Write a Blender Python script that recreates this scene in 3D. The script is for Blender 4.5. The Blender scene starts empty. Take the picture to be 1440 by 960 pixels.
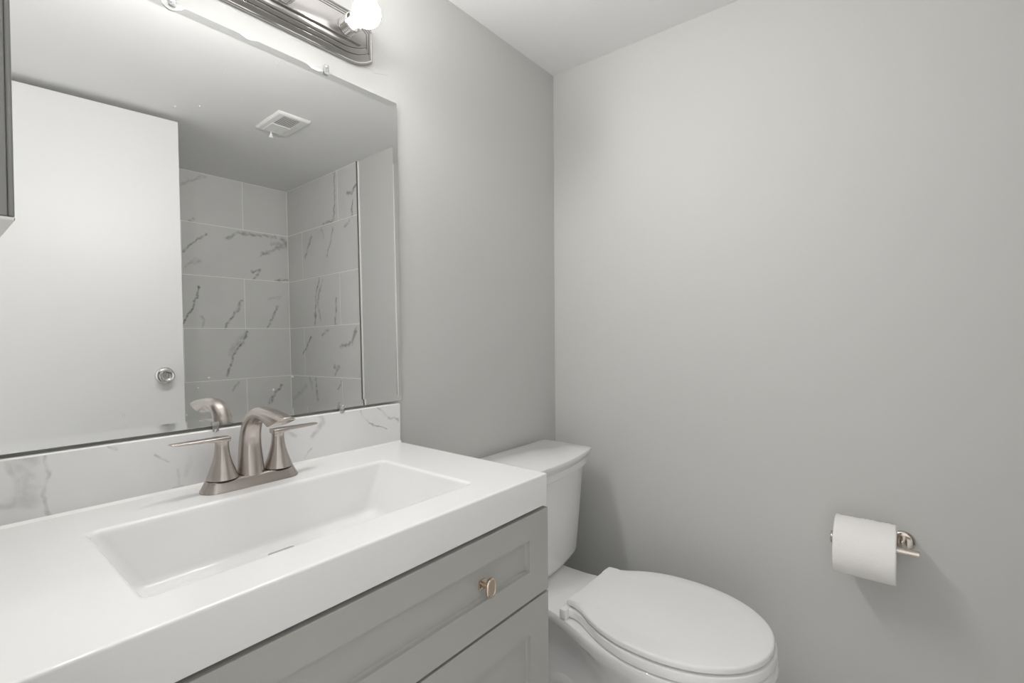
import bpy, bmesh, math, random
from mathutils import Vector, Matrix, noise

PI = math.pi
SC = bpy.context.scene
COL = SC.collection
random.seed(7)

# ------------------------------------------------------------------ camera, world, exposure
CAM_LOC = Vector((-1.55296, -1.046, 1.07963))
YAW, PITCH, ROLL, FPX = math.radians(39.0035), math.radians(-0.8794), math.radians(-0.4043), 681.69
cam_data = bpy.data.cameras.new('camera')
cam_data.sensor_fit = 'HORIZONTAL'
cam_data.sensor_width = 36.0
cam_data.lens = FPX * 36.0 / 1440.0
cam_data.clip_start = 0.01
cam = bpy.data.objects.new('camera', cam_data)
COL.objects.link(cam)
_F = Vector((math.cos(YAW) * math.cos(PITCH), math.sin(YAW) * math.cos(PITCH), math.sin(PITCH)))
_R = Vector((math.sin(YAW), -math.cos(YAW), 0))
_U = _R.cross(_F)
_R2 = _R * math.cos(ROLL) + _U * math.sin(ROLL)
_U2 = _U * math.cos(ROLL) - _R * math.sin(ROLL)
cam.matrix_world = Matrix(((_R2.x, _U2.x, -_F.x, CAM_LOC.x), (_R2.y, _U2.y, -_F.y, CAM_LOC.y),
                           (_R2.z, _U2.z, -_F.z, CAM_LOC.z), (0, 0, 0, 1)))
SC.camera = cam

WORLD_STRENGTH = 1.12
BULB_STRENGTH = 275.0
world = bpy.data.worlds.new('hallway_light')
SC.world = world
world.use_nodes = True
world.node_tree.nodes['Background'].inputs[0].default_value = (1.0, 0.99, 0.98, 1)
world.node_tree.nodes['Background'].inputs[1].default_value = WORLD_STRENGTH
SC.view_settings.view_transform = 'Standard'
SC.view_settings.look = 'None'
SC.view_settings.exposure = 0.15
SC.view_settings.gamma = 1.0
SC.view_settings.use_curve_mapping = False
try:
    SC.cycles.max_bounces = 12
    SC.cycles.diffuse_bounces = 8
    SC.cycles.glossy_bounces = 8
    SC.cycles.transmission_bounces = 8
    SC.cycles.caustics_reflective = True
    SC.cycles.caustics_refractive = False
    SC.cycles.sample_clamp_indirect = 4.0
except Exception:
    pass

# ------------------------------------------------------------------ room dimensions (metres)
FLOOR, CEIL = -0.03, 2.0616
XL, YB = -1.562, -2.09            # left wall plane, tub wall plane (right wall x=0, vanity wall y=0)
TILE_END = -1.298
RXY = math.radians(.66)           # the mirror leans back a little

# ------------------------------------------------------------------ helpers: objects
def tag(o, label, cat, group=None):
    o['label'] = label
    o['category'] = cat
    if group:
        o['group'] = group
    return o

def struct(o):
    o['kind'] = 'structure'
    return o

def thing(name, label, cat, loc=(0, 0, 0), rotz=0.0, group=None):
    o = bpy.data.objects.new(name, None)
    o.empty_display_size = .05
    COL.objects.link(o)
    o.location = loc
    o.rotation_euler = (0, 0, rotz)
    return tag(o, label, cat, group)

def obj(name, bm, mats, parent=None, smooth=None, label=None, world=True):
    """links bm as ONE mesh object; coordinates of bm are local to the parent"""
    me = bpy.data.meshes.new(name)
    bmesh.ops.recalc_face_normals(bm, faces=bm.faces[:])
    bm.to_mesh(me)
    bm.free()
    for m in (mats if isinstance(mats, (list, tuple)) else [mats]):
        me.materials.append(m)
    if smooth is not None:
        for p in me.polygons:
            p.use_smooth = True
        me.set_sharp_from_angle(angle=math.radians(smooth))
    o = bpy.data.objects.new(name, me)
    COL.objects.link(o)
    if parent is not None:
        o.parent = parent
    if label:
        o['label'] = label
    return o

def copy_tree(o, parent=None):
    c = o.copy()
    COL.objects.link(c)
    c.parent = parent
    for ch in list(o.children):
        copy_tree(ch, c)
    return c

# ------------------------------------------------------------------ helpers: geometry
def box(bm, x0, x1, y0, y1, z0, z1, bev=0.0, seg=2, mi=0):
    vs = [bm.verts.new((x, y, z)) for x in (x0, x1) for y in (y0, y1) for z in (z0, z1)]
    q = [(0, 1, 3, 2), (4, 6, 7, 5), (0, 4, 5, 1), (2, 3, 7, 6), (0, 2, 6, 4), (1, 5, 7, 3)]
    fs = [bm.faces.new([vs[i] for i in f]) for f in q]
    for f in fs:
        f.material_index = mi
    if bev > 0:
        es = list({e for f in fs for e in f.edges})
        r = bmesh.ops.bevel(bm, geom=es, offset=bev, segments=seg, profile=.5, affect='EDGES')
        for f in r['faces']:
            f.material_index = mi
    return vs

def ring_loft(bm, rings, cap0=True, cap1=True, mi=0, closed=True):
    """rings: lists of equal length of 3-D points"""
    vr = [[bm.verts.new(p) for p in r] for r in rings]
    n = len(rings[0])
    for a, b in zip(vr[:-1], vr[1:]):
        for i in range(n if closed else n - 1):
            j = (i + 1) % n
            f = bm.faces.new((a[i], a[j], b[j], b[i]))
            f.material_index = mi
    if cap0:
        f = bm.faces.new(vr[0][::-1]); f.material_index = mi
    if cap1:
        f = bm.faces.new(vr[-1]); f.material_index = mi
    return vr

def rrect(cx, cy, hx, hy, r, n=6):
    """rounded rectangle, counter-clockwise, in 2-D"""
    r = max(min(r, hx - 1e-4, hy - 1e-4), 1e-4)
    out = []
    for k, (sx, sy) in enumerate(((1, 1), (-1, 1), (-1, -1), (1, -1))):
        ox, oy = cx + sx * (hx - r), cy + sy * (hy - r)
        for i in range(n + 1):
            a = k * PI / 2 + (PI / 2) * i / n
            out.append((ox + r * math.cos(a), oy + r * math.sin(a)))
    return out

def lathe(bm, prof, n=40, axis='z', c=(0, 0, 0), cap0=True, cap1=True, mi=0):
    """prof: (radius, height) pairs along axis from c"""
    rings = []
    for r, h in prof:
        ring = []
        for i in range(n):
            a = 2 * PI * i / n
            u, v = r * math.cos(a), r * math.sin(a)
            if axis == 'z':
                p = (u, v, h)
            elif axis == 'y':
                p = (v, h, u)
            else:
                p = (h, u, v)
            ring.append((p[0] + c[0], p[1] + c[1], p[2] + c[2]))
        rings.append(ring)
    return ring_loft(bm, rings, cap0, cap1, mi)

def tube(bm, path, radii, n=24, up=Vector((1, 0, 0)), cap=True, squash=None, mi=0):
    """sweeps an ellipse along a planar path; squash = list of (across, along-normal) factors"""
    P = [Vector(p) for p in path]
    rings = []
    for i, p in enumerate(P):
        t = (P[min(i + 1, len(P) - 1)] - P[max(i - 1, 0)]).normalized()
        a = up.normalized()
        b = t.cross(a).normalized()
        a = b.cross(t).normalized()
        sq = squash[i] if squash else (1, 1)
        rings.append([tuple(p + a * (radii[i] * sq[0] * math.cos(2 * PI * k / n)) + b * (radii[i] * sq[1] * math.sin(2 * PI * k / n))) for k in range(n)])
    return ring_loft(bm, rings, cap, cap, mi)

def spline(pts, m=8):
    """Catmull-Rom through tuples of any length"""
    out = []
    n = len(pts)
    for i in range(n - 1):
        p0, p1, p2, p3 = pts[max(i - 1, 0)], pts[i], pts[i + 1], pts[min(i + 2, n - 1)]
        for k in range(m):
            t = k / m
            out.append(tuple(.5 * (2 * b + (c - a) * t + (2 * a - 5 * b + 4 * c - d) * t * t + (3 * b - a - 3 * c + d) * t ** 3)
                             for a, b, c, d in zip(p0, p1, p2, p3)))
    out.append(tuple(pts[-1]))
    return out

# ------------------------------------------------------------------ helpers: materials
def mat(name, color, rough=.5, metal=0.0, spec=.5, coat=0.0, aniso=0.0):
    m = bpy.data.materials.new(name)
    m.use_nodes = True
    b = m.node_tree.nodes['Principled BSDF']
    b.inputs['Base Color'].default_value = (*color, 1)
    b.inputs['Roughness'].default_value = rough
    b.inputs['Metallic'].default_value = metal
    b.inputs['Specular IOR Level'].default_value = spec
    b.inputs['Coat Weight'].default_value = coat
    b.inputs['Coat Roughness'].default_value = .05
    b.inputs['Anisotropic'].default_value = aniso
    return m

def bump(m, scale, strength, dist=.001, stretch=(1, 1, 1), detail=3.0):
    nt = m.node_tree
    b = nt.nodes['Principled BSDF']
    tc = nt.nodes.new('ShaderNodeTexCoord')
    mp = nt.nodes.new('ShaderNodeMapping')
    mp.inputs['Scale'].default_value = stretch
    nz = nt.nodes.new('ShaderNodeTexNoise')
    nz.inputs['Scale'].default_value = scale
    nz.inputs['Detail'].default_value = detail
    bp = nt.nodes.new('ShaderNodeBump')
    bp.inputs['Strength'].default_value = strength
    bp.inputs['Distance'].default_value = dist
    nt.links.new(tc.outputs['Object'], mp.inputs['Vector'])
    nt.links.new(mp.outputs['Vector'], nz.inputs['Vector'])
    nt.links.new(nz.outputs['Fac'], bp.inputs['Height'])
    nt.links.new(bp.outputs['Normal'], b.inputs['Normal'])
    return m

def veins(m, segs, axis, dark, warp=.012, cloud=.05, mottled=1.0):
    """marble veining: soft strokes (a0,z0,a1,z1,width,strength) in the plane of the slab, broken up with noise"""
    nt = m.node_tree
    N, L = nt.nodes, nt.links
    b = N['Principled BSDF']
    geo = N.new('ShaderNodeNewGeometry')
    nz = N.new('ShaderNodeTexNoise')
    nz.inputs['Scale'].default_value = 28.0
    nz.inputs['Detail'].default_value = 5.0
    L.new(geo.outputs['Position'], nz.inputs['Vector'])
    sub = N.new('ShaderNodeVectorMath'); sub.operation = 'SUBTRACT'
    sub.inputs[1].default_value = (.5, .5, .5)
    L.new(nz.outputs['Color'], sub.inputs[0])
    scl = N.new('ShaderNodeVectorMath'); scl.operation = 'SCALE'
    scl.inputs['Scale'].default_value = warp * 2
    L.new(sub.outputs[0], scl.inputs[0])
    add = N.new('ShaderNodeVectorMath'); add.operation = 'ADD'
    L.new(geo.outputs['Position'], add.inputs[0]); L.new(scl.outputs[0], add.inputs[1])
    flat = N.new('ShaderNodeVectorMath'); flat.operation = 'MULTIPLY'
    flat.inputs[1].default_value = (1, 0, 1) if axis == 'x' else (0, 1, 1)
    L.new(add.outputs[0], flat.inputs[0])
    P = flat.outputs[0]
    acc = None
    for a0, z0, a1, z1, w, k in segs:
        A = Vector((a0, 0, z0)) if axis == 'x' else Vector((0, a0, z0))
        B = Vector((a1, 0, z1)) if axis == 'x' else Vector((0, a1, z1))
        d = B - A
        kk = d / max(d.dot(d), 1e-9)
        dt = N.new('ShaderNodeVectorMath'); dt.operation = 'DOT_PRODUCT'
        dt.inputs[1].default_value = kk
        L.new(P, dt.inputs[0])
        ad = N.new('ShaderNodeMath'); ad.operation = 'SUBTRACT'; ad.use_clamp = True
        ad.inputs[1].default_value = A.dot(kk)
        L.new(dt.outputs['Value'], ad.inputs[0])
        ma = N.new('ShaderNodeVectorMath'); ma.operation = 'SCALE'
        ma.inputs[0].default_value = d
        L.new(ad.outputs[0], ma.inputs['Scale'])
        pl = N.new('ShaderNodeVectorMath'); pl.operation = 'ADD'
        pl.inputs[1].default_value = A
        L.new(ma.outputs[0], pl.inputs[0])
        ds = N.new('ShaderNodeVectorMath'); ds.operation = 'DISTANCE'
        L.new(P, ds.inputs[0]); L.new(pl.outputs[0], ds.inputs[1])
        mr = N.new('ShaderNodeMapRange'); mr.interpolation_type = 'SMOOTHERSTEP'
        mr.inputs['From Min'].default_value = w
        mr.inputs['From Max'].default_value = 0.0
        mr.inputs['To Min'].default_value = 0.0
        mr.inputs['To Max'].default_value = k
        L.new(ds.outputs['Value'], mr.inputs['Value'])
        if acc is None:
            acc = mr.outputs[0]
        else:
            mx = N.new('ShaderNodeMath'); mx.operation = 'MAXIMUM'
            L.new(acc, mx.inputs[0]); L.new(mr.outputs[0], mx.inputs[1])
            acc = mx.outputs[0]
    n2 = N.new('ShaderNodeTexNoise')
    n2.inputs['Scale'].default_value = 45.0
    n2.inputs['Detail'].default_value = 4.0
    L.new(geo.outputs['Position'], n2.inputs['Vector'])
    m2 = N.new('ShaderNodeMapRange')
    m2.inputs['From Min'].default_value = .35
    m2.inputs['From Max'].default_value = .62
    m2.inputs['To Min'].default_value = 1.0 - .75 * mottled
    m2.inputs['To Max'].default_value = 1.0
    L.new(n2.outputs['Fac'], m2.inputs['Value'])
    mu = N.new('ShaderNodeMath'); mu.operation = 'MULTIPLY'
    L.new(acc, mu.inputs[0]); L.new(m2.outputs[0], mu.inputs[1])
    n3 = N.new('ShaderNodeTexNoise')                       # very soft clouds between the veins
    n3.inputs['Scale'].default_value = 5.0
    n3.inputs['Detail'].default_value = 2.0
    L.new(geo.outputs['Position'], n3.inputs['Vector'])
    m3 = N.new('ShaderNodeMapRange')
    m3.inputs['From Min'].default_value = .5
    m3.inputs['From Max'].default_value = .75
    m3.inputs['To Max'].default_value = cloud
    L.new(n3.outputs['Fac'], m3.inputs['Value'])
    su = N.new('ShaderNodeMath'); su.operation = 'ADD'; su.use_clamp = True
    L.new(mu.outputs[0], su.inputs[0]); L.new(m3.outputs[0], su.inputs[1])
    mix = N.new('ShaderNodeMix'); mix.data_type = 'RGBA'
    mix.inputs[6].default_value = b.inputs['Base Color'].default_value[:]
    mix.inputs[7].default_value = (*dark, 1)
    L.new(su.outputs[0], mix.inputs[0])
    L.new(mix.outputs[2], b.inputs['Base Color'])
    return m

# stroke tables: marble veins, read off the slabs (along, height, along, height, width, strength)
BS = [(-0.862, 0.882, -0.846, 0.862, 0.004, 0.3), (-0.846, 0.862, -0.828, 0.853, 0.003, 0.75), (-0.828, 0.853, -0.798, 0.839, 0.003, 0.75), (-0.823, 0.897, -0.814, 0.89, 0.004, 0.4), (-0.814, 0.888, -0.79, 0.866, 0.005, 0.2), (-0.79, 0.866, -0.773, 0.863, 0.005, 0.55), (-0.773, 0.863, -0.76, 0.854, 0.005, 0.55), (-0.979, 0.9, -0.97, 0.886, 0.01, 0.4), (-0.97, 0.886, -0.984, 0.869, 0.01, 0.4), (-0.984, 0.869, -0.995, 0.856, 0.01, 0.4), (-1.074, 0.888, -1.036, 0.859, 0.006, 0.3), (-1.0, 0.825, -1.016, 0.808, 0.004, 0.5), (-0.876, 0.901, -0.857, 0.876, 0.004, 0.3), (-1.246, 0.806, -1.26, 0.804, 0.004, 0.35), (-1.432, 0.899, -1.426, 0.87, 0.005, 0.45), (-1.426, 0.87, -1.433, 0.839, 0.005, 0.45), (-1.433, 0.839, -1.43, 0.822, 0.005, 0.45), (-1.43, 0.822, -1.425, 0.804, 0.005, 0.45), (-1.452, 0.892, -1.445, 0.859, 0.028, 0.35), (-1.445, 0.859, -1.452, 0.836, 0.028, 0.35), (-1.469, 0.896, -1.463, 0.863, 0.008, 0.3), (-1.463, 0.863, -1.46, 0.828, 0.008, 0.3), (-1.46, 0.828, -1.476, 0.832, 0.008, 0.3), (-1.357, 0.9, -1.343, 0.892, 0.004, 0.5), (-1.286, 0.87, -1.27, 0.854, 0.004, 0.45), (-1.254, 0.838, -1.249, 0.804, 0.004, 0.3), (-1.231, 0.856, -1.243, 0.822, 0.006, 0.15)]
TB = [(-0.615, 1.968, -0.49, 2.045, 0.0162, 0.35), (-0.571, 1.772, -0.544, 1.789, 0.0108, 0.4), (-0.593, 1.603, -0.551, 1.653, 0.0108, 0.7), (-0.551, 1.653, -0.487, 1.71, 0.0108, 0.7), (-0.595, 1.525, -0.522, 1.559, 0.0162, 0.3), (-0.371, 1.711, -0.31, 1.747, 0.0162, 0.5), (-0.31, 1.747, -0.202, 1.75, 0.0162, 0.5), (-0.202, 1.75, -0.087, 1.758, 0.0162, 0.5), (-0.047, 1.748, -0.017, 1.718, 0.0189, 0.6), (-0.017, 1.718, -0.118, 1.664, 0.0189, 0.6), (-0.118, 1.664, -0.176, 1.638, 0.0189, 0.6), (-0.107, 1.715, -0.018, 1.708, 0.027, 0.35), (-0.235, 1.525, -0.188, 1.539, 0.0135, 0.6), (-0.188, 1.539, -0.227, 1.478, 0.0135, 0.6), (-0.094, 1.479, -0.017, 1.489, 0.0108, 0.6), (-0.525, 1.409, -0.55, 1.319, 0.0108, 0.8), (-0.55, 1.319, -0.622, 1.178, 0.0108, 0.8), (-0.524, 1.241, -0.501, 1.218, 0.0135, 0.4), (-0.501, 1.218, -0.511, 1.182, 0.0135, 0.4), (-0.299, 1.34, -0.33, 1.273, 0.0135, 0.65), (-0.33, 1.273, -0.401, 1.176, 0.0135, 0.65), (-0.088, 1.311, -0.119, 1.24, 0.0108, 0.6), (-0.119, 1.24, -0.15, 1.177, 0.0108, 0.6), (-0.136, 1.358, -0.067, 1.371, 0.0162, 0.2), (-0.271, 1.152, -0.299, 1.086, 0.0135, 0.75), (-0.299, 1.086, -0.354, 1.013, 0.0135, 0.75), (-0.354, 1.013, -0.39, 0.895, 0.0135, 0.75), (-0.28, 1.142, -0.326, 1.087, 0.0297, 0.3), (-0.326, 1.087, -0.37, 1.023, 0.0297, 0.3), (-0.323, 0.853, -0.358, 0.809, 0.0135, 0.45), (-0.061, 0.812, -0.112, 0.766, 0.0162, 0.7), (-0.112, 0.766, -0.152, 0.702, 0.0162, 0.7)]
TS = [(-1.524, 2.051, -1.526, 1.862, 0.0135, 0.6), (-1.526, 1.862, -1.546, 1.785, 0.0135, 0.6), (-1.546, 1.785, -1.665, 1.778, 0.0135, 0.6), (-1.288, 1.944, -1.35, 1.906, 0.0162, 0.7), (-1.35, 1.906, -1.396, 1.907, 0.0162, 0.7), (-1.343, 1.861, -1.356, 1.769, 0.0135, 0.7), (-1.793, 1.733, -1.874, 1.61, 0.0135, 0.6), (-1.674, 1.752, -1.652, 1.702, 0.0162, 0.35), (-1.548, 1.74, -1.622, 1.587, 0.0135, 0.6), (-1.387, 1.757, -1.429, 1.72, 0.0135, 0.4), (-1.716, 1.459, -1.757, 1.359, 0.0149, 0.65), (-1.757, 1.359, -1.772, 1.189, 0.0149, 0.65), (-1.681, 1.446, -1.741, 1.32, 0.0162, 0.4), (-1.741, 1.32, -1.71, 1.205, 0.0162, 0.4), (-1.534, 1.323, -1.551, 1.18, 0.0135, 0.65), (-1.824, 1.115, -1.924, 1.009, 0.0135, 0.65), (-1.338, 1.15, -1.387, 1.069, 0.0189, 0.6), (-1.387, 1.069, -1.498, 1.044, 0.0189, 0.6), (-1.626, 1.155, -1.697, 1.121, 0.0162, 0.4), (-1.569, 0.935, -1.519, 0.936, 0.0189, 0.45), (-1.519, 0.936, -1.561, 0.89, 0.0189, 0.45), (-1.781, 0.847, -1.769, 0.734, 0.0189, 0.5), (-1.855, 0.864, -1.821, 0.788, 0.0162, 0.35), (-1.491, 0.856, -1.542, 0.8, 0.0135, 0.5), (-1.895, 0.805, -2.058, 0.718, 0.0203, 0.25)]
SCUFF = [(-0.8386, 1.7457, -0.8145, 1.7455, 0.0018, 0.55), (-0.8145, 1.7455, -0.8084, 1.7415, 0.0018, 0.55), (-0.8084, 1.7415, -0.7928, 1.7466, 0.0018, 0.55), (-0.7928, 1.7466, -0.7671, 1.7531, 0.0018, 0.55)]

# ------------------------------------------------------------------ materials
WALL = bump(mat('wall_paint_grey', (.60, .60, .585), .55, spec=.3), 260, .12, .0012)
WALLF = veins(bump(mat('wall_paint_grey_scuffed', (.60, .60, .585), .55, spec=.3), 260, .12, .0012), SCUFF, 'x', (.36, .36, .35), warp=.002, cloud=0.0, mottled=.6)
CEILM = bump(mat('ceiling_paint_white', (.82, .82, .82), .7, spec=.2), 220, .10, .001)
FLOORM = mat('floor_tile_pale', (.76, .755, .745), .4)
DOORM = bump(mat('door_paint_white', (.70, .70, .70), .4, spec=.4), 60, .05, .001)
TILEB = veins(mat('marble_tile_tub_wall', (.71, .71, .695), .22), TB, 'x', (.10, .10, .10), warp=.022, cloud=.06)
TILES = veins(mat('marble_tile_side_wall', (.71, .71, .695), .22), TS, 'y', (.10, .10, .10), warp=.022, cloud=.06)
GROUT = mat('grout_light', (.93, .93, .91), .8, spec=.2)
TRIMM = mat('tile_edge_metal', (.30, .30, .295), .35, metal=.9)
TOPM = mat('cultured_marble_white', (.84, .84, .84), .16, coat=.25)
SPLASH = veins(mat('marble_backsplash', (.80, .80, .80), .18, coat=.3), BS, 'x', (.22, .22, .225), warp=.011, cloud=.10, mottled=1.0)
SPLASH_EDGE = mat('backsplash_edge_white', (.86, .86, .84), .2)
CABM = mat('cabinet_paint_grey', (.43, .43, .41), .38, spec=.4)
GAPM = mat('cabinet_inside', (.05, .05, .05), .9, spec=.1)
NICKEL = bump(mat('brushed_nickel', (.52, .475, .44), .25, metal=1.0, aniso=.4), 140, .05, .0005, (1, 1, .12))
STEEL = bump(mat('brushed_steel_bar', (.50, .485, .475), .22, metal=1.0, aniso=.5), 160, .06, .0005, (.05, 1, 1))
CHROME = mat('chrome', (.66, .65, .63), .08, metal=1.0)
CHAMP = mat('champagne_bronze', (.68, .56, .46), .14, metal=1.0)
PORC = mat('porcelain_white', (.88, .88, .88), .12, coat=.4)
SEATM = mat('seat_plastic_white', (.90, .90, .90), .28)
TANKM = mat('porcelain_tank_white', (.88, .88, .88), .14, coat=.3)
PAPER = bump(mat('tissue_paper', (.92, .905, .88), .95, spec=.1), 260, .5, .002)
HOLDM = mat('polished_nickel', (.62, .56, .50), .16, metal=1.0)
CARD = mat('cardboard_core', (.42, .34, .27), .9, spec=.1)
DARKM = mat('dark_gap', (.03, .03, .03), .8)
VENTM = mat('vent_plastic_white', (.82, .82, .81), .45)
VENTD = mat('vent_inside_dark', (.10, .085, .085), .9)
MEDM = bump(mat('brushed_cabinet_metal', (.30, .30, .295), .42, metal=.5), 60, .06, .001, (1, .15, 1))
MEDE = mat('polished_metal_edge', (.72, .72, .68), .2, metal=1.0)
WHITEM = mat('plain_white', (.88, .88, .87), .5)
MIRB = mat('mirror_bevel_edge', (.70, .72, .71), .08, metal=1.0)

MIRM = mat('mirror_silver', (.81, .815, .81), .0, metal=1.0)
_nt = MIRM.node_tree                                      # dried water specks on the glass
_b = _nt.nodes['Principled BSDF']
_g = _nt.nodes.new('ShaderNodeNewGeometry')
_acc = None
for sx, sz, sr in ((-1.199, 1.000, .0024), (-1.2176, .983, .0022), (-1.237, .934, .0022), (-1.036, .991, .0028), (-1.078, .966, .0026),
                   (-1.245, 1.50, .0016), (-1.205, 1.515, .002), (-1.158, 1.605, .003), (-1.0585, 1.66, .005), (-1.33, .945, .002), (-1.02, 1.64, .004)):
    _d = _nt.nodes.new('ShaderNodeVectorMath'); _d.operation = 'DISTANCE'
    _d.inputs[1].default_value = (sx, -.015 + (sz - .903) * math.tan(RXY), sz)
    _nt.links.new(_g.outputs['Position'], _d.inputs[0])
    _m = _nt.nodes.new('ShaderNodeMapRange'); _m.interpolation_type = 'SMOOTHSTEP'
    _m.inputs['From Min'].default_value = sr * 1.3
    _m.inputs['From Max'].default_value = sr * .3
    _m.inputs['To Max'].default_value = .5 if sr < .003 else .12
    _nt.links.new(_d.outputs['Value'], _m.inputs['Value'])
    if _acc is None:
        _acc = _m.outputs[0]
    else:
        _x = _nt.nodes.new('ShaderNodeMath'); _x.operation = 'MAXIMUM'
        _nt.links.new(_acc, _x.inputs[0]); _nt.links.new(_m.outputs[0], _x.inputs[1])
        _acc = _x.outputs[0]
_i = _nt.nodes.new('ShaderNodeMath'); _i.operation = 'SUBTRACT'; _i.inputs[0].default_value = 1.0
_nt.links.new(_acc, _i.inputs[1])
_nt.links.new(_i.outputs[0], _b.inputs['Metallic'])

PLASTIC = mat('clear_plastic', (.93, .94, .94), .08)
PLASTIC.node_tree.nodes['Principled BSDF'].inputs['Transmission Weight'].default_value = .75
PLASTIC.node_tree.nodes['Principled BSDF'].inputs['IOR'].default_value = 1.45

BULBM = bpy.data.materials.new('lit_bulb_glass')
BULBM.use_nodes = True
_nt = BULBM.node_tree
_nt.nodes.remove(_nt.nodes['Principled BSDF'])
_e = _nt.nodes.new('ShaderNodeEmission')
_e.inputs[0].default_value = (1.0, .985, .965, 1)
# a lamp of this kind shines forwards: the half of the globe towards its base is dimmer
_g = _nt.nodes.new('ShaderNodeNewGeometry')
_s = _nt.nodes.new('ShaderNodeSeparateXYZ')
_r = _nt.nodes.new('ShaderNodeMapRange')
_r.interpolation_type = 'SMOOTHSTEP'
_r.inputs['From Min'].default_value = -.08
_r.inputs['From Max'].default_value = -.58
_r.inputs['To Min'].default_value = 2.0
_r.inputs['To Max'].default_value = BULB_STRENGTH
_nt.links.new(_g.outputs['Normal'], _s.inputs[0])
_nt.links.new(_s.outputs['Y'], _r.inputs['Value'])
_nt.links.new(_r.outputs[0], _e.inputs[1])
_nt.links.new(_e.outputs[0], _nt.nodes['Material Output'].inputs[0])

# ------------------------------------------------------------------ the room
def slab(name, *b, m):
    bm = bmesh.new()
    box(bm, *b)
    return struct(obj(name, bm, m))

slab('floor', XL - 1.2, .1, YB - .1, .1, FLOOR - .1, FLOOR, m=FLOORM)
slab('ceiling', XL - .1, .1, YB - .1, .1, CEIL, CEIL + .1, m=CEILM)
slab('wall_front', XL - .1, .1, 0, .1, FLOOR, CEIL, m=WALLF)
slab('wall_right', 0, .1, YB - .1, 0, FLOOR, CEIL, m=WALL)
# the wall with the doorway the photograph is taken from
bm = bmesh.new()
DY0, DY1, DZ = -1.475, -.70, 2.04
box(bm, XL - .1, XL, DY1, 0, FLOOR, CEIL)
box(bm, XL - .1, XL, YB, DY0, FLOOR, CEIL)
box(bm, XL - .1, XL, DY0, DY1, DZ, CEIL)
struct(obj('wall_left', bm, WALL))
bm = bmesh.new()
box(bm, XL, 0, YB - .1, YB - .0009, FLOOR, CEIL)
struct(obj('wall_back', bm, GROUT))

# tiled tub alcove: 12 x 24 inch tiles in running bond, each with an eased edge and a light joint
ROWZ = [CEIL - .0005, 1.7718, 1.4740, 1.1730, .8700, .568, .266, FLOOR]
def tile_rows(bm, a_ends, plane, lo, hi):
    g = .0020
    for r in range(len(ROWZ) - 1):
        z1, z0 = ROWZ[r], ROWZ[r + 1]
        cuts = a_ends[r % 2]
        edges = [lo] + [c for c in cuts if lo < c < hi] + [hi]
        for c0, c1 in zip(edges[:-1], edges[1:]):
            if c1 - c0 < .01:
                continue
            if plane == 'back':
                box(bm, c0 + g, c1 - g, YB - .0065, YB, z0 + g, z1 - g, bev=.0008, seg=1)
            else:
                box(bm, -.008, -.0015, c0 + g, c1 - g, z0 + g, z1 - g, bev=.0008, seg=1)
bm = bmesh.new()
tile_rows(bm, [[-1.504, -.894, -.281], [-1.217, -.607]], 'back', XL + .001, -.0085)
o = struct(obj('trim_1', bm, TILEB)); o.name = 'wall_back_tile'
bm = bmesh.new()
tile_rows(bm, [[-1.494], [-1.908]], 'side', YB + .001, TILE_END - .004)
o = struct(obj('wall_right_tile', bm, TILES))
bm = bmesh.new()
box(bm, -.0071, -.0001, YB, TILE_END - .002, FLOOR, CEIL)
struct(obj('wall_right_grout', bm, GROUT))
bm = bmesh.new()
box(bm, -.0105, 0, TILE_END - .004, TILE_END + .005, FLOOR, CEIL, bev=.001)
struct(obj('trim_1', bm, TRIMM))
bm = bmesh.new()
box(bm, -.007, 0, TILE_END + .005, TILE_END + .011, FLOOR, CEIL, bev=.001)
struct(obj('trim_2', bm, GROUT))

# open door, swung in against the tub side of the doorway
door = bpy.data.objects.new('door_1', None)
COL.objects.link(door)
door.location = (-1.532, -1.473, 0)
door.rotation_euler = (0, 0, math.atan2(.073, .713))
struct(door)
DW = math.hypot(.713, .073)
bm = bmesh.new()
box(bm, 0, DW, -.035, 0, FLOOR + .012, 2.036, bev=.0015)
obj('door_panel', bm, DOORM, door)
knob = None
bm = bmesh.new()
KX, KZ = DW - .070, .948
lathe(bm, [(.034, -.0005), (.0345, .004), (.033, .008), (.027, .0115), (.016, .014)], 40, 'y', (KX, 0, KZ))
kn = obj('door_knob', bm, CHROME, door, 40)
bm = bmesh.new()
lathe(bm, [(.013, .012), (.0125, .026), (.016, .032), (.0245, .040), (.0272, .049), (.0268, .056), (.0245, .0600), (.0225, .0605), (.0195, .0575), (.010, .0545), (.009, .0545)], 40, 'y', (KX, 0, KZ))
obj('knob_handle', bm, CHROME, kn, 40)
bm = bmesh.new()
lathe(bm, [(.0062, .054), (.0062, .059), (.005, .0605), (.002, .0608)], 24, 'y', (KX, 0, KZ))
obj('lock_button', bm, CHROME, kn, 40)

# ------------------------------------------------------------------ vanity cabinet
VX0, VX1, VYF, VZT = -1.5455, -.7530, -.4885, .80
CX0, CX1 = VX0 + .001, VX1 + .001
CTOP = VZT - .062
van = thing('vanity_cabinet', 'grey shaker style vanity cabinet with a knobbed drawer under the white sink top', 'cabinet', ((CX0 + CX1) / 2, -.245, FLOOR))
vo = Vector(van.location)
def vbox(bm, x0, x1, y0, y1, z0, z1, **k):
    box(bm, x0 - vo.x, x1 - vo.x, y0 - vo.y, y1 - vo.y, z0 - vo.z, z1 - vo.z, **k)
FY = VYF + .0005                       # front face of the drawer and doors
bm = bmesh.new()
vbox(bm, CX0, CX0 + .016, FY + .0195, -.003, FLOOR, CTOP - .001)
vbox(bm, CX1 - .016, CX1, FY + .0195, -.003, FLOOR, CTOP - .001)
vbox(bm, CX0 + .016, CX1 - .016, FY + .05, -.003, FLOOR + .09, FLOOR + .106)
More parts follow.
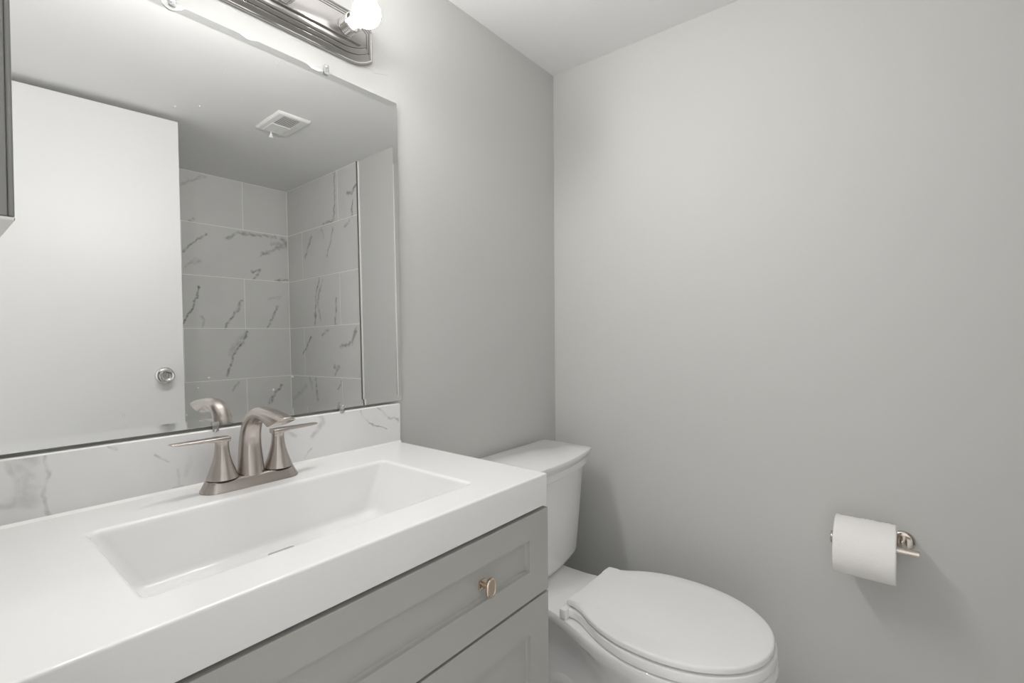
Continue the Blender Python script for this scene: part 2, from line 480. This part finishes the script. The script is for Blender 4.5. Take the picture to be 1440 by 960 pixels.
vbox(bm, CX0 + .016, CX1 - .016, -.012, -.003, FLOOR + .106, CTOP - .001)
vbox(bm, CX0 + .016, CX1 - .016, FY + .07, FY + .085, FLOOR, FLOOR + .09)
obj('carcass', bm, CABM, van)
bm = bmesh.new()
vbox(bm, CX0 + .002, CX1 - .002, FY + .0192, FY + .0215, .10, CTOP - .0015)
obj('face_panel', bm, GAPM, van)

def shaker(name, x0, x1, z0, z1, st, rt, rb, mid=None):
    """one moulded front: frame, bevelled step and recessed flat panel"""
    bm = bmesh.new()
    y0, y1 = FY - vo.y, FY + .019 - vo.y
    def rc(a, b, c, d, y):
        return [(a - vo.x, y, c - vo.z), (b - vo.x, y, c - vo.z), (b - vo.x, y, d - vo.z), (a - vo.x, y, d - vo.z)]
    e = .0012
    i0 = (x0 + st, x1 - st, z0 + rb, z1 - rt)
    s = .0028
    i1 = (i0[0] + s, i0[1] - s, i0[2] + s, i0[3] - s)
    ring_loft(bm, [rc(x0, x1, z0, z1, y1), rc(x0, x1, z0, z1, y0 + e), rc(x0 + e, x1 - e, z0 + e, z1 - e, y0),
                   rc(*i0, y0), rc(i0[0] + .0008, i0[1] - .0008, i0[2] + .0008, i0[3] - .0008, y0 + .0060),
                   rc(*i1, y0 + .0092)])
    o = obj(name, bm, CABM, van)
    return o

def cabinet_knob(parent, x, z, pill=True):
    """oval knob on a small stem and square backplate"""
    bm = bmesh.new()
    px, pz = x - vo.x, z - vo.z
    ys = FY + .0092 - vo.y
    rings = []
    for hx, hy, y in ((.0085, .0085, 0), (.0085, .0085, -.0028), (.0070, .0070, -.0036), (.0050, .0050, -.0042), (.0046, .0046, -.012), (.0065, .0075, -.0165),
                      (.0105, .0160, -.0185), (.0118, .0172, -.0205), (.0118, .0172, -.0228), (.0106, .0160, -.0242), (.0086, .0140, -.0240), (.0080, .0133, -.0232)):
        r = min(hx, hy) * (.35 if y > -.004 else .98)
        rings.append([(px + a, ys + y, pz + b) for a, b in rrect(0, 0, hx, hy, r, 8)])
    ring_loft(bm, rings)
    return obj('knob', bm, CHAMP, parent, 35, 'champagne metal oval knob')

DZ0, DZ1 = .5655, .7305
dr = shaker('drawer', CX0 + .0005, CX1 - .0005, DZ0, DZ1, .062, .0475, .056)
KZ2 = .6475
cabinet_knob(dr, -.9405, KZ2)
cabinet_knob(dr, 2 * (CX0 + CX1) / 2 + .9405, KZ2)
xm = (CX0 + CX1) / 2
d1 = shaker('door', xm + .0015, CX1 - .0005, .085, .5605, .062, .061, .061)
d2 = shaker('door', CX0 + .0005, xm - .0015, .085, .5605, .062, .061, .061)
cabinet_knob(d1, xm + .034, .22)
cabinet_knob(d2, xm - .034, .22)

# ------------------------------------------------------------------ sink top
BX0, BX1, BY0, BY1 = -1.4055, -.8945, -.4165, -.1385
top = thing('sink_countertop', 'white one piece sink top with a long rectangular basin', 'sink', ((VX0 + VX1) / 2, (VYF) / 2, CTOP))
to = Vector(top.location)
bm = bmesh.new()
ocx, ocy, ohx, ohy = 0, 0, (VX1 - VX0) / 2, -VYF / 2 - .0005
icx, icy, ihx, ihy = (BX0 + BX1) / 2 - to.x, (BY0 + BY1) / 2 - to.y, (BX1 - BX0) / 2, (BY1 - BY0) / 2
TZ = VZT - to.z
def R3(pts, z):
    return [(x, y, z) for x, y in pts]
rings = []
NC = 8
rings.append(R3(rrect(icx, icy, ihx + .012, ihy + .012, .02, NC), .020))
rings.append(R3(rrect(ocx, ocy, ohx - .02, ohy - .02, .004, NC), .020))
rings.append(R3(rrect(ocx, ocy, ohx - .02, ohy - .02, .004, NC), 0))
for d, z in ((.0006, 0), (0, .0012), (0, TZ - .0035), (.0004, TZ - .0018), (.0013, TZ - .0007), (.003, TZ), (.0065, TZ), (.011, TZ)):
    rings.append(R3(rrect(ocx, ocy, ohx - d, ohy - d, .005, NC), z))
for d, z in ((-.012, 0), (-.006, 0), (-.002, 0), (0, -.0003), (.0018, -.0011), (.0034, -.0026), (.0046, -.0048), (.0055, -.009)):
    rings.append(R3(rrect(icx, icy, ihx - d, ihy - d, .014, NC), TZ + z))
# sloping basin walls (ends lean more than the long sides), soft fillet into a gently falling floor
BD = .100
for f, z in ((.25, -.030), (.55, -.058), (.80, -.078), (.90, -.088), (1.0, -.094)):
    dx, dy = .0055 + .040 * f, .0055 + .012 * f
    rings.append(R3(rrect(icx, icy, ihx - dx, ihy - dy, .014 + .010 * f, NC), TZ + z))
for dx, dy, z in ((.052, .024, -.0985), (.062, .034, -.1002)):
    rings.append(R3(rrect(icx, icy, ihx - dx, ihy - dy, .024, NC), TZ + z))
DRC = (icx + .003, icy + .0740)
nper = len(rings[0])
def drain_ring(r, z):
    base = rrect(0, 0, ihx - .07, ihy - .04, .024, NC)
    out = []
    for x, y in base:
        a = math.atan2(y / (ihy - .04), x / (ihx - .07))
        out.append((DRC[0] + r * math.cos(a), DRC[1] + r * math.sin(a), TZ + z))
    return out
rings.append(drain_ring(.0310, -.1018))
rings.append(drain_ring(.0295, -.1022))
rings.append(drain_ring(.0292, -.1050))
rings.append(drain_ring(.0290, -.125))
ring_loft(bm, rings, cap0=False, cap1=False)
obj('top', bm, TOPM, top, 50)
bm = bmesh.new()
lathe(bm, [(.0288, -.124), (.0288, -.1105), (.0276, -.1105), (.0274, -.124)], 36, 'z', (DRC[0], DRC[1], TZ), False, False)
dg = obj('drain', bm, CHROME, top, 40, 'chrome drain ring')
bm = bmesh.new()
lathe(bm, [(.0273, -.1180), (.004, -.1180)], 32, 'z', (DRC[0], DRC[1], TZ))
obj('drain_bottom', bm, DARKM, dg)
bm = bmesh.new()
lathe(bm, [(.006, -.1175), (.006, -.1085), (.0200, -.1070), (.0218, -.1050), (.0210, -.1038), (.0150, -.1024), (.002, -.1022)], 36, 'z', (DRC[0], DRC[1] - .0015, TZ))
obj('drain_cover', bm, TOPM, top, 40)

# ------------------------------------------------------------------ backsplash
sp = thing('backsplash', 'low white backsplash slab with grey marble veins standing on the sink top', 'backsplash', (xm, -.01, VZT))
so = Vector(sp.location)
bm = bmesh.new()
hx, hz, th = (VX1 - VX0) / 2, .0505, .0097
rings = []
def sring(d, y, r):
    return [(a, y, b + .0505) for a, b in rrect(0, 0, hx - d, hz - d, r, 5)]
rings = [sring(0, .0097, .005), sring(0, -.0062, .005), sring(.0004, -.0082, .005), sring(.0016, -.0094, .0045), sring(.0028, -.0097, .004)]
ring_loft(bm, rings)
bm.faces.ensure_lookup_table()
for f in bm.faces:
    f.material_index = 0 if f.calc_center_median().y < -.0090 and len(f.verts) > 6 else 1
obj('slab', bm, [SPLASH, SPLASH_EDGE], sp, 40)
bm = bmesh.new()
ring_loft(bm, [[(sx * (hx - .001), y, z) for y, z in ((-.0094, .0001), (-.0140, .0001), (-.0128, .0014), (-.0108, .0032), (-.0094, .0048))] for sx in (-1, 1)])
obj('caulk_line', bm, SPLASH_EDGE, sp, 50)

# ------------------------------------------------------------------ faucet
FX, FYC = -1.1515, -.080
fa = thing('faucet', 'brushed nickel two handle centerset faucet on the sink top', 'faucet', (FX, FYC, VZT))
bm = bmesh.new()
rings = []
for z, hx, hy in ((.0002, .0875, .0265), (.0035, .0870, .0260), (.0165, .0800, .0205), (.0190, .0788, .0192), (.0198, .0775, .0180)):
    rings.append([(x, y, z) for x, y in rrect(0, 0, hx, hy, hy * .98, 10)])
ring_loft(bm, rings)
obj('base_plate', bm, NICKEL, fa, 35)
# spout: wide oval foot, swept forward over the basin, long slanted mouth facing down
top_c = spline([(.023, .0185), (.0238, .050), (.0215, .085), (.013, .114), (-.006, .1365), (-.032, .148), (-.060, .1500), (-.092, .1480), (-.123, .1435), (-.1525, .1375)], 5)
bot_c = spline([(-.021, .0185), (-.0165, .050), (-.0140, .080), (-.0180, .100), (-.0270, .1145), (-.0400, .1225), (-.0540, .1250), (-.0680, .1240), (-.0800, .1212), (-.0895, .1175)], 5)
hws = spline([(.0235,), (.0212,), (.0190,), (.0177,), (.0170,), (.0167,), (.0168,), (.0174,), (.0180,), (.0182,)], 5)
bm = bmesh.new()
rings = []
NS = 36
for (ty, tz), (by, bz), (hw,) in zip(top_c, bot_c, hws):
    cy, cz, dy, dz = (ty + by) / 2, (tz + bz) / 2, (ty - by) / 2, (tz - bz) / 2
    ex = 1.0 - .26 * max(0.0, (len(rings) - 30) / 15)
    sp_ = lambda v: math.copysign(abs(v) ** ex, v)
    rings.append([(hw * sp_(math.cos(2 * PI * k / NS)), cy + dy * sp_(math.sin(2 * PI * k / NS)), cz + dz * sp_(math.sin(2 * PI * k / NS))) for k in range(NS)])
e = rings[-1]
cy, cz = sum(p[1] for p in e) / NS, sum(p[2] for p in e) / NS
rings.append([(p[0] * .90, cy + (p[1] - cy) * .93, cz + (p[2] - cz) * .93 - .0012) for p in e])
rings.append([(p[0] * .86, cy + (p[1] - cy) * .88, cz + (p[2] - cz) * .88 + .0010) for p in e])
rings.append([(p[0] * .80, cy + (p[1] - cy) * .80, cz + (p[2] - cz) * .80 + .0045) for p in e])
ring_loft(bm, rings)
obj('spout', bm, NICKEL, fa, 50)
def handle(sgn):
    cx = sgn * .0508
    bm = bmesh.new()
    lathe(bm, [(.0245, .0192), (.0245, .0212)], 40, 'z', (cx, 0, 0))
    gasket = bm
    bm = bmesh.new()
    prof = spline([(.0264, .0215), (.0242, .0275), (.0205, .038), (.0164, .050), (.0134, .062), (.0117, .074), (.0112, .083), (.0120, .0895)], 5)
    lathe(bm, [(.025, .0212)] + [tuple(p) for p in prof], 40, 'z', (cx, 0, 0))
    h = obj('handle', bm, NICKEL, fa, 50)
    obj('gasket', gasket, DARKM, h, 40)
    bm = bmesh.new()
    # flat blade lever pointing outwards, thin end up
    rings = []
    for t, hy, zt, zb in ((-.0125, .0085, .0955, .0880), (-.0118, .0105, .0962, .0878), (.0, .0118, .0964, .0878), (.010, .0118, .0964, .0885), (.025, .0112, .0963, .0905),
                          (.050, .0102, .0962, .0912), (.070, .0090, .0961, .0920), (.078, .0078, .0960, .0930), (.0815, .0050, .0958, .0945)):
        x = cx + sgn * t
        hz = (zt - zb) / 2
        rings.append([(x, a, (zt + zb) / 2 + b) for a, b in rrect(0, 0, hy, hz, min(hz * .8, .0022), 3)])
    ring_loft(bm, rings)
    obj('lever', bm, NICKEL, h, 40)
handle(-1)
handle(1)
bm = bmesh.new()
lathe(bm, [(.0035, .015), (.0035, .0215), (.0042, .024), (.0030, .0262)], 16, 'z', (-.0235, .006, 0))
obj('pop_up_rod', bm, NICKEL, fa, 40)

# ------------------------------------------------------------------ mirror
MX0, MX1, MZ0, MZ1 = -1.5585, -.7450, .9075, 1.6865
def my(z, off=0.0):
    return -.015 + (z - .903) * math.tan(RXY) - off
mi = thing('wall_mirror', 'large frameless wall mirror above the marble backsplash, reflecting the open white door', 'mirror', ((MX0 + MX1) / 2, my(MZ0), MZ0))
mo = Vector(mi.location)
bm = bmesh.new()
BW = .0145
def mring(d, off):
    return [(x - mo.x, my(z, off) - mo.y, z - mo.z) for x, z in ((MX0 + d, MZ0 + d), (MX1 - d, MZ0 + d), (MX1 - d, MZ1 - d), (MX0 + d, MZ1 - d))]
vr = ring_loft(bm, [mring(0, -.0045), mring(0, .0009), mring(BW, 0)])
obj('glass', bm, [MIRM], mi)
# thin raised white patches hanging from the top edge
def edge_patch(pts):
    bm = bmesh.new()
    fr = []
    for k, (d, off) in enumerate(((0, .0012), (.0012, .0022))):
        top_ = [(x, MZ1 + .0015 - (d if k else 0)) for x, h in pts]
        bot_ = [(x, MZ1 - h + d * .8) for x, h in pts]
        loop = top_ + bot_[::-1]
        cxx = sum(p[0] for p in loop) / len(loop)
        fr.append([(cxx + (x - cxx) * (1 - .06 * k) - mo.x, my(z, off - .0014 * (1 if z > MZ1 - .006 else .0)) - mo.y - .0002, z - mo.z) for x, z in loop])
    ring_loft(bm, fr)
    obj('white_patch', bm, WHITEM, mi, 60, 'raised white patch along the mirror edge')
def lobe(x0, x1, h, skew=.5):
    out = []
    for i in range(13):
        t = i / 12
        s = t ** (math.log(.5) / math.log(skew))
        out.append((x0 + (x1 - x0) * t, .0005 + h * math.sin(PI * s) ** 1.3))
    return out
edge_patch(lobe(-1.268, -1.222, .0140, .40))
edge_patch(lobe(-1.136, -1.094, .0046, .52))
edge_patch(lobe(-.997, -.946, .0066, .55))

def clip(x, z, up, label):
    """little clear plastic clip: pad on the wall or slab, lip over the glass, screw"""
    t = thing('mirror_clip', label, 'clip', (x, my(z), z), 0, 'clear plastic mirror clips')
    bm = bmesh.new()
    s = 1 if up else -1
    prof = [(0, .0), (0, -.0035), (.0, -.0035)]
    yb = my(z)
    wallgap = -yb - .0008
    pts = [(-.0075, -.0035), (.0005, -.0035), (.0015, .0005), (.0150, .0005), (.0150, -.0045), (.004, -.0052), (-.0068, -.0058), (-.0075, -.005)]
    rings = []
    for xx in (-.0055, -.0048, .0048, .0055):
        k = 1 if abs(xx) < .005 else .94
        rings.append([(xx, py, (s * pz) * k) for pz, py in pts])
    ring_loft(bm, rings)
    obj('clip_body', bm, PLASTIC, t, 30)
    bm = bmesh.new()
    lathe(bm, [(.0030, -.0046), (.0030, -.0054), (.0022, -.0062), (.0008, -.0064)], 20, 'y', (0, 0, s * .0095))
    obj('screw', bm, CHROME, t, 40)
    return t
clip(-.9445, MZ1, True, 'clear plastic clip on the top mirror edge under the light bar end')
clip(-1.2476, MZ1, True, 'clear plastic clip on the top mirror edge beside the largest white patch')
clip(-1.1905, MZ0, False, 'clear plastic clip on the bottom mirror edge behind the faucet handle')
clip(-.9215, MZ0, False, 'clear plastic clip on the bottom mirror edge nearest the backsplash end')

# ------------------------------------------------------------------ light bar
LXC, LZC = -1.1260, 1.7990
LHX, LHZ = LXC * -1 - .8170, .0610
lb = thing('vanity_light', 'brushed steel light bar with round bulbs on the wall above the mirror', 'light fixture', (LXC, 0, LZC))
def lbring(d, y):
    hx, hz = LHX - d, LHZ - d
    e, f = .070, max(.037 - d * .8, .004)
    out = []
    n = 8
    def q(sx, sz, rev):
        pts = []
        for i in range(n + 1):
            a = PI / 2 * i / n
            t = i / n
            pts.append((sx * (hx - e + e * t), sz * (f + (hz - f) * (1 - t ** 2.3))))
        return pts[::-1] if rev else pts
    pts = q(1, -1, False) + q(1, 1, True) + q(-1, 1, False) + q(-1, -1, True)
    return [(x, y, z) for x, z in pts]
bm = bmesh.new()
prof = [(0, -.0003), (0, -.0045), (.0006, -.0065), (.0022, -.0078), (.0044, -.0074), (.0052, -.0066), (.0062, -.0072),
        (.0140, -.0118), (.0146, -.0098), (.0162, -.0100), (.0168, -.0132), (.0236, -.0170), (.0242, -.0150), (.0258, -.0152), (.0264, -.0184), (.0320, -.0212)]
ring_loft(bm, [lbring(d, y) for d, y in prof])
obj('back_plate', bm, STEEL, lb, 28)
bm = bmesh.new()
box(bm, -.262, .262, -.0300, -.0200, -.0235, .0235, bev=.0012)
obj('socket_box', bm, STEEL, lb, 30)
SPC = .1480
for k in range(4):
    x = (1.5 - k) * SPC
    bm = bmesh.new()
    pr = [(.0215, -.0297)]
    for i in range(5):
        y = -.0305 - i * .0056
        pr += [(.0198, y), (.0218, y - .0018), (.0218, y - .0034), (.0198, y - .0050)]
    pr += [(.0212, -.0590), (.0215, -.0606), (.0200, -.0612), (.0185, -.0600), (.0180, -.045)]
    lathe(bm, pr, 40, 'y', (x, 0, 0))
    s = obj('socket', bm, CHROME, lb, 60)
    bm = bmesh.new()
    r0, yc = .0312, -.1080
    pr = [(.0125, -.048), (.0130, -.062), (.0145, -.070)]
    a0 = math.asin(.0175 / r0)
    for i in range(25):
        a = a0 + (PI - .02 - a0) * i / 24
        pr.append((r0 * math.sin(a), yc + r0 * math.cos(a)))
    lathe(bm, pr, 40, 'y', (x, 0, 0))
    obj('bulb', bm, BULBM, s, 80, 'lit round white bulb')

# ------------------------------------------------------------------ medicine cabinet at the doorway side
mc = thing('medicine_cabinet', 'brushed metal medicine cabinet on the side wall, only its grey edge showing', 'cabinet', (XL, -.27, 1.178))
mc.rotation_euler = (0, 0, 0)
bm = bmesh.new()
MD = XL * -1 - 1.4982
box(bm, .0005, MD - .004, -.2010, .20, .0015, .66, bev=.001)
obj('body', bm, MEDM, mc)
bm = bmesh.new()
box(bm, .0005, MD, -.2015, .20, -.0015, .0015, bev=.0006)
obj('bottom_edge', bm, MEDE, mc)
bm = bmesh.new()
box(bm, MD - .004, MD, -.2012, .20, .0016, .66, bev=.0012)
obj('mirror_door', bm, MEDM, mc)

# ------------------------------------------------------------------ exhaust vent
ve = thing('ceiling_vent', 'white exhaust vent with a slotted grille on the ceiling', 'vent', (-.489, -1.139, CEIL))
bm = bmesh.new()
rings = []
for d, z in ((0, -.0002), (0, -.004), (.002, -.0075), (.006, -.0115), (.008, -.0120)):
    rings.append([(x, y, z) for x, y in rrect(0, 0, .0715 - d, .1130 - d, .003, 3)])
ring_loft(bm, rings)
obj('cover', bm, VENTM, ve, 30)
bm = bmesh.new()
box(bm, -.042, .030, .006, .096, -.0125, -.0118)
gr = obj('grille', bm, VENTD, ve)
for k in range(8):
    bm = bmesh.new()
    y = .012 + k * .0112
    box(bm, -.042, .030, y, y + .0040, -.0132, -.0122)
    obj('slat', bm, VENTM, gr)
bm = bmesh.new()
box(bm, -.048, .036, -.094, -.002, -.0150, -.0118, bev=.0015)
obj('lamp_panel', bm, VENTM, ve)
bm = bmesh.new()
lathe(bm, [(.003, -.0118), (.0035, -.020), (.006, -.026), (.0095, -.036), (.0088, -.0385)], 24, 'z', (-.008, -.100, 0))
obj('pull_knob', bm, WHITEM, ve, 40, 'small white conical knob')

# ------------------------------------------------------------------ toilet
TXC = -.356
to_ = thing('toilet', 'white two piece toilet with closed lid beside the vanity', 'toilet', (TXC, 0, FLOOR))
def ZL(z):
    return z - FLOOR
def lid_outline(g=0.0, rear=-.352, rw=.116, n=30):
    """half outline from the rear corner to the front tip, mirrored; g grows it"""
    pts = []
    side = spline([(rw, rear), (rw + .0015, rear - .022), (rw + .013, rear - .050), (.152, rear - .085), (.173, rear - .130), (.1865, rear - .182), (.1895, -.590)], 5)
    for w, y in side:
        pts.append((w + g, y + (g if y > rear - .01 else 0)))
    for i in range(1, 17):
        a = PI / 2 * i / 16
        pts.append(((.1895 + g) * math.cos(a) ** .96 if i < 16 else 0.0, -.590 - (.232 + g) * math.sin(a) ** .98))
    return pts + [(-x, y) for x, y in pts[-2::-1]]
def inset(out, d, c=(0, -.56)):
    res = []
    n = len(out)
    for i, (x, y) in enumerate(out):
        x0, y0 = out[i - 1]
        x1, y1 = out[(i + 1) % n]
        nx, ny = (y1 - y0), -(x1 - x0)
        l = math.hypot(nx, ny) or 1
        nx, ny = nx / l, ny / l
        if nx * (c[0] - x) + ny * (c[1] - y) < 0:
            nx, ny = -nx, -ny
        res.append((x + nx * d, y + ny * d))
    return res
LZ = .3745                                   # top of the closed lid
# tank
tk_bot = .352
def tank_ring(hx, yf, yb, bow, z, r=.03):
    pts = []
    n = 14
    for i in range(n + 1):                    # bowed front, left to right
        t = -1 + 2 * i / n
        pts.append((hx * t * (1 - .0), yf - bow * (1 - t * t)))
    pts[0] = (-hx + .004, yf + .001); pts[-1] = (hx - .004, yf + .001)
    pts = [(-hx, yf + .012)] + pts + [(hx, yf + .012)]
    pts += [(hx, yb - .006), (hx - .006, yb), (-hx + .006, yb), (-hx, yb - .006)]
    return [(x, y, ZL(z)) for x, y in pts]
bm = bmesh.new()
rings = [tank_ring(.170, -.170, -.050, .020, .3305), tank_ring(.185, -.184, -.040, .024, .342), tank_ring(.1905, -.1875, -.038, .025, .3555),
         tank_ring(.1910, -.1880, -.038, .025, .3565), tank_ring(.1955, -.1915, -.035, .026, .3572), tank_ring(.1970, -.1925, -.034, .026, .3640), tank_ring(.215, -.196, -.030, .030, .50), tank_ring(.2325, -.1985, -.027, .034, .6385), tank_ring(.2330, -.1990, -.027, .034, .6400),
         tank_ring(.2405, -.2055, -.0245, .0345, .6405), tank_ring(.2415, -.2065, -.024, .0345, .6415), tank_ring(.2430, -.2075, -.0235, .035, .6640)]
ring_loft(bm, rings)
obj('tank', bm, TANKM, to_, 32)
bm = bmesh.new()
rings = [tank_ring(.2440, -.2080, -.022, .036, .6642), tank_ring(.2500, -.2120, -.020, .0365, .670), tank_ring(.2560, -.2160, -.019, .037, .6790), tank_ring(.2575, -.2175, -.0185, .037, .6815),
         tank_ring(.2580, -.2180, -.018, .037, .6885), tank_ring(.2570, -.2172, -.019, .037, .6915), tank_ring(.2545, -.2150, -.021, .0365, .6930)]
ring_loft(bm, rings)
obj('tank_lid', bm, TANKM, to_, 32)

# bowl: one casting, deck under the tank, oval rim, tucked in to a narrow foot
rim_half = spline([(.118, -.060), (.122, -.150), (.120, -.220), (.124, -.290), (.137, -.345), (.160, -.410), (.182, -.480), (.1935, -.545), (.1965, -.600)], 4)
rim = list(rim_half)
for i in range(1, 17):
    a = PI / 2 * i / 16
    rim.append((.1965 * math.cos(a) ** .96 if i < 16 else 0.0, -.600 - .230 * math.sin(a) ** .98))
def level(z, sx, yfront, yrear, roundness=0.0, rear=None):
    half = []
    rear = sx if rear is None else rear
    for x, y in rim:
        t = (y + .060) / (-.830 + .060)
        yy = yrear + (yfront - yrear) * t
        k = min(max((t - .22) / .38, 0.0), 1.0)
        w = x * (rear + (sx - rear) * k * k * (3 - 2 * k))
        foot = .105 * (max(0.0, 1 - abs(2 * t - 1) ** 3.2)) ** .5 + .0
        w = w * (1 - roundness) + foot * roundness if t < .999 else 0.0
        half.append((w, yy))
    return [(x, y, ZL(z)) for x, y in half] + [(-x, y, ZL(z)) for x, y in half[-2::-1]]
bm = bmesh.new()
rings = [level(FLOOR + .0005, .62, -.655, -.13, .85), level(FLOOR + .02, .61, -.650, -.13, .85), level(.03, .56, -.625, -.14, .80), level(.09, .55, -.620, -.15, .70), level(.15, .60, -.655, -.15, .5),
         level(.20, .72, -.725, -.14, .25, .50), level(.24, .83, -.772, -.115, .10, .52), level(.270, .92, -.803, -.095, .02, .60), level(.287, .965, -.819, -.075, 0, .74), level(.297, .988, -.826, -.064, 0, .92), level(.304, .997, -.829, -.061, 0, .985),
         level(.316, 1.0, -.830, -.060, 0), level(.325, .994, -.8275, -.061, 0), level(.3295, .975, -.821, -.064, 0), level(.331, .945, -.809, -.07, 0)]
ring_loft(bm, rings)
obj('bowl', bm, PORC, to_, 40)
# trapway bulge on either side of the foot
for s in (-1, 1):
    bm = bmesh.new()
    pth = spline([(s * .050, -.50, ZL(.00)), (s * .058, -.45, ZL(.075)), (s * .060, -.37, ZL(.130)), (s * .060, -.29, ZL(.105)), (s * .060, -.24, ZL(.05)), (s * .060, -.225, ZL(FLOOR + .004))], 6)
    tube(bm, pth, [.034 + .006 * math.sin(PI * i / (len(pth) - 1)) for i in range(len(pth))], 20, Vector((1, 0, 0)))
    obj('trapway', bm, PORC, to_, 60)
# seat ring
so1 = lid_outline(.0045, rear=-.362, rw=.118)
bm = bmesh.new()
def ZR(pts, z):
    return [(x, y, ZL(z)) for x, y in pts]
ring_loft(bm, [ZR(inset(so1, .012), .3345), ZR(inset(so1, .0008), .3346), ZR(so1, .3354), ZR(so1, .3525), ZR(inset(so1, .0010), .3542), ZR(inset(so1, .0035), .3550)])
seat = obj('seat', bm, SEATM, to_, 35)
for s in (-1, 1):
    bm = bmesh.new()
    box(bm, s * .118 - .021, s * .118 + .021, -.362, -.342, ZL(.3312), ZL(.3570), bev=.003)
    obj('hinge', bm, SEATM, seat, 40)
for s in (-.14, .14):
    bm = bmesh.new()
    box(bm, s - .012, s + .012, -.52, -.50, ZL(.3308), ZL(.3337), bev=.0008)
    obj('bumper', bm, SEATM, seat)
# lid
lo = lid_outline(0, rear=-.352)
bm = bmesh.new()
lp = []
for d, z in ((.014, -.0135), (.0010, -.0134), (0, -.0126), (0, -.0050), (.0008, -.0026), (.0028, -.0008), (.006, 0.0), (.030, .0016), (.046, .0008), (.052, .0006), (.085, .0016), (.112, .0022)):
    lp.append(ZR(inset(lo, d) if d < .05 else [(x * (1 - (d / .20)), -.56 + (y + .56) * (1 - d / .24)) for x, y in lo], LZ + z))
ring_loft(bm, lp)
obj('seat_lid', bm, SEATM, to_, 35)
for s in (-.13, .13):
    bm = bmesh.new()
    box(bm, s - .010, s + .010, -.53, -.51, ZL(.3552), ZL(.3603), bev=.0008)
    obj('bumper', bm, SEATM, to_)

# ------------------------------------------------------------------ toilet paper and its holder
HZ, HX = .5560, -.080
th_ = thing('toilet_paper_holder', 'polished metal toilet paper bar mounted on the grey wall', 'paper holder', (0, -1.046, HZ))
bm = bmesh.new()
lathe(bm, [(.0240, -.0003), (.0240, -.0040), (.0225, -.0065), (.0190, -.0078), (.0105, -.0082)], 40, 'x', (0, 0, 0))
obj('rosette', bm, HOLDM, th_, 40)
bm = bmesh.new()
lathe(bm, [(.0080, -.0075), (.0075, -.012), (.0075, HX + .004)], 28, 'x', (0, 0, 0))
obj('post', bm, HOLDM, th_, 40)
bm = bmesh.new()
lathe(bm, [(.0070, -.030), (.0080, -.0290), (.0080, .140)], 28, 'y', (HX, 0, 0))
bar = obj('bar', bm, HOLDM, th_, 40)
bm = bmesh.new()
lathe(bm, [(.0075, .1385), (.0145, .1385), (.0150, .1395), (.0150, .1435), (.0140, .1448), (.006, .1452)], 32, 'y', (HX, 0, 0))
obj('end_cap', bm, HOLDM, bar, 40)

RY0, RY1, RR, RIN = -1.0325, -.9110, .0665, .0215
RC = Vector((HX + .001, (RY0 + RY1) / 2, HZ - .0080 + .0 - (RIN - .0158)))
roll = thing('toilet_paper_roll', 'white toilet paper roll hanging on the metal bar', 'toilet paper', (RC.x, RC.y, RC.z - RR))
bm = bmesh.new()
W = (RY1 - RY0) / 2
n = 96
def rollring(r0, y, seed, amp):
    out = []
    for i in range(n):
        a = 2 * PI * i / n
        r = r0 + amp * noise.noise(Vector((math.cos(a) * 2.2, math.sin(a) * 2.2, y * 30 + seed))) - .0012 * max(0, math.cos(a)) ** 2
        out.append((r * math.cos(a), y, RR + r * math.sin(a)))
    return out
rings = [rollring(RIN, -W, 1, 0), rollring(RIN + .003, -W - .0003, 1, .0002), rollring(RR - .004, -W - .0006, 2, .0008), rollring(RR - .0012, -W + .0004, 2, .0010), rollring(RR, -W + .003, 2, .0010)]
for k in range(1, 10):
    rings.append(rollring(RR + .0002, -W + .003 + (2 * W - .006) * k / 10, 2, .0009))
rings += [rollring(RR, W - .003, 2, .0010), rollring(RR - .0012, W - .0004, 2, .0010), rollring(RR - .004, W + .0006, 2, .0008), rollring(RIN + .003, W + .0003, 1, .0002), rollring(RIN, W, 1, 0)]
vr = ring_loft(bm, rings, False, False)
for i in range(n):
    j = (i + 1) % n
    bm.faces.new((vr[0][i], vr[0][j], vr[-1][j], vr[-1][i]))
pr_ = obj('paper', bm, PAPER, roll, 50)
bm = bmesh.new()
lathe(bm, [(RIN - .0001, -W + .0005), (RIN - .0001, W - .0005), (RIN - .0011, W - .0005), (RIN - .0011, -W + .0005)], 48, 'y', (0, 0, RR), False, False)
bm.verts.ensure_lookup_table()
obj('core', bm, CARD, roll, 50, 'brown cardboard core')
# loose outer sheet: starts behind the roll, wraps over the top and down the front, ragged start edge on top
bm = bmesh.new()
cols, rows = 34, 40
grid = []
for i in range(rows + 1):
    t = i / rows
    row = []
    for j in range(cols + 1):
        y = -W - .0008 + (2 * W + .0012) * j / cols
        edge = .16 * noise.noise(Vector((j * .55, 3.1, 0))) + .07 * noise.noise(Vector((j * 1.7, 9.0, 0)))
        a0 = math.radians(72) + edge
        a1 = math.radians(268)
        a = a0 + (a1 - a0) * t
        lift = .0016 + .0032 * max(0, 1 - t * 6) * (.4 + .9 * abs(noise.noise(Vector((j * .35, 5.0, 1)))))
        r = RR + .0008 + lift + .0005 * noise.noise(Vector((i * .4, j * .4, 2)))
        row.append(bm.verts.new((r * math.cos(a), y, RR + r * math.sin(a))))
    grid.append(row)
for i in range(rows):
    for j in range(cols):
        bm.faces.new((grid[i][j], grid[i][j + 1], grid[i + 1][j + 1], grid[i + 1][j]))
ls = obj('loose_sheet', bm, PAPER, roll, 60)
md = ls.modifiers.new('thickness', 'SOLIDIFY')
md.thickness = .0007
md.offset = -1
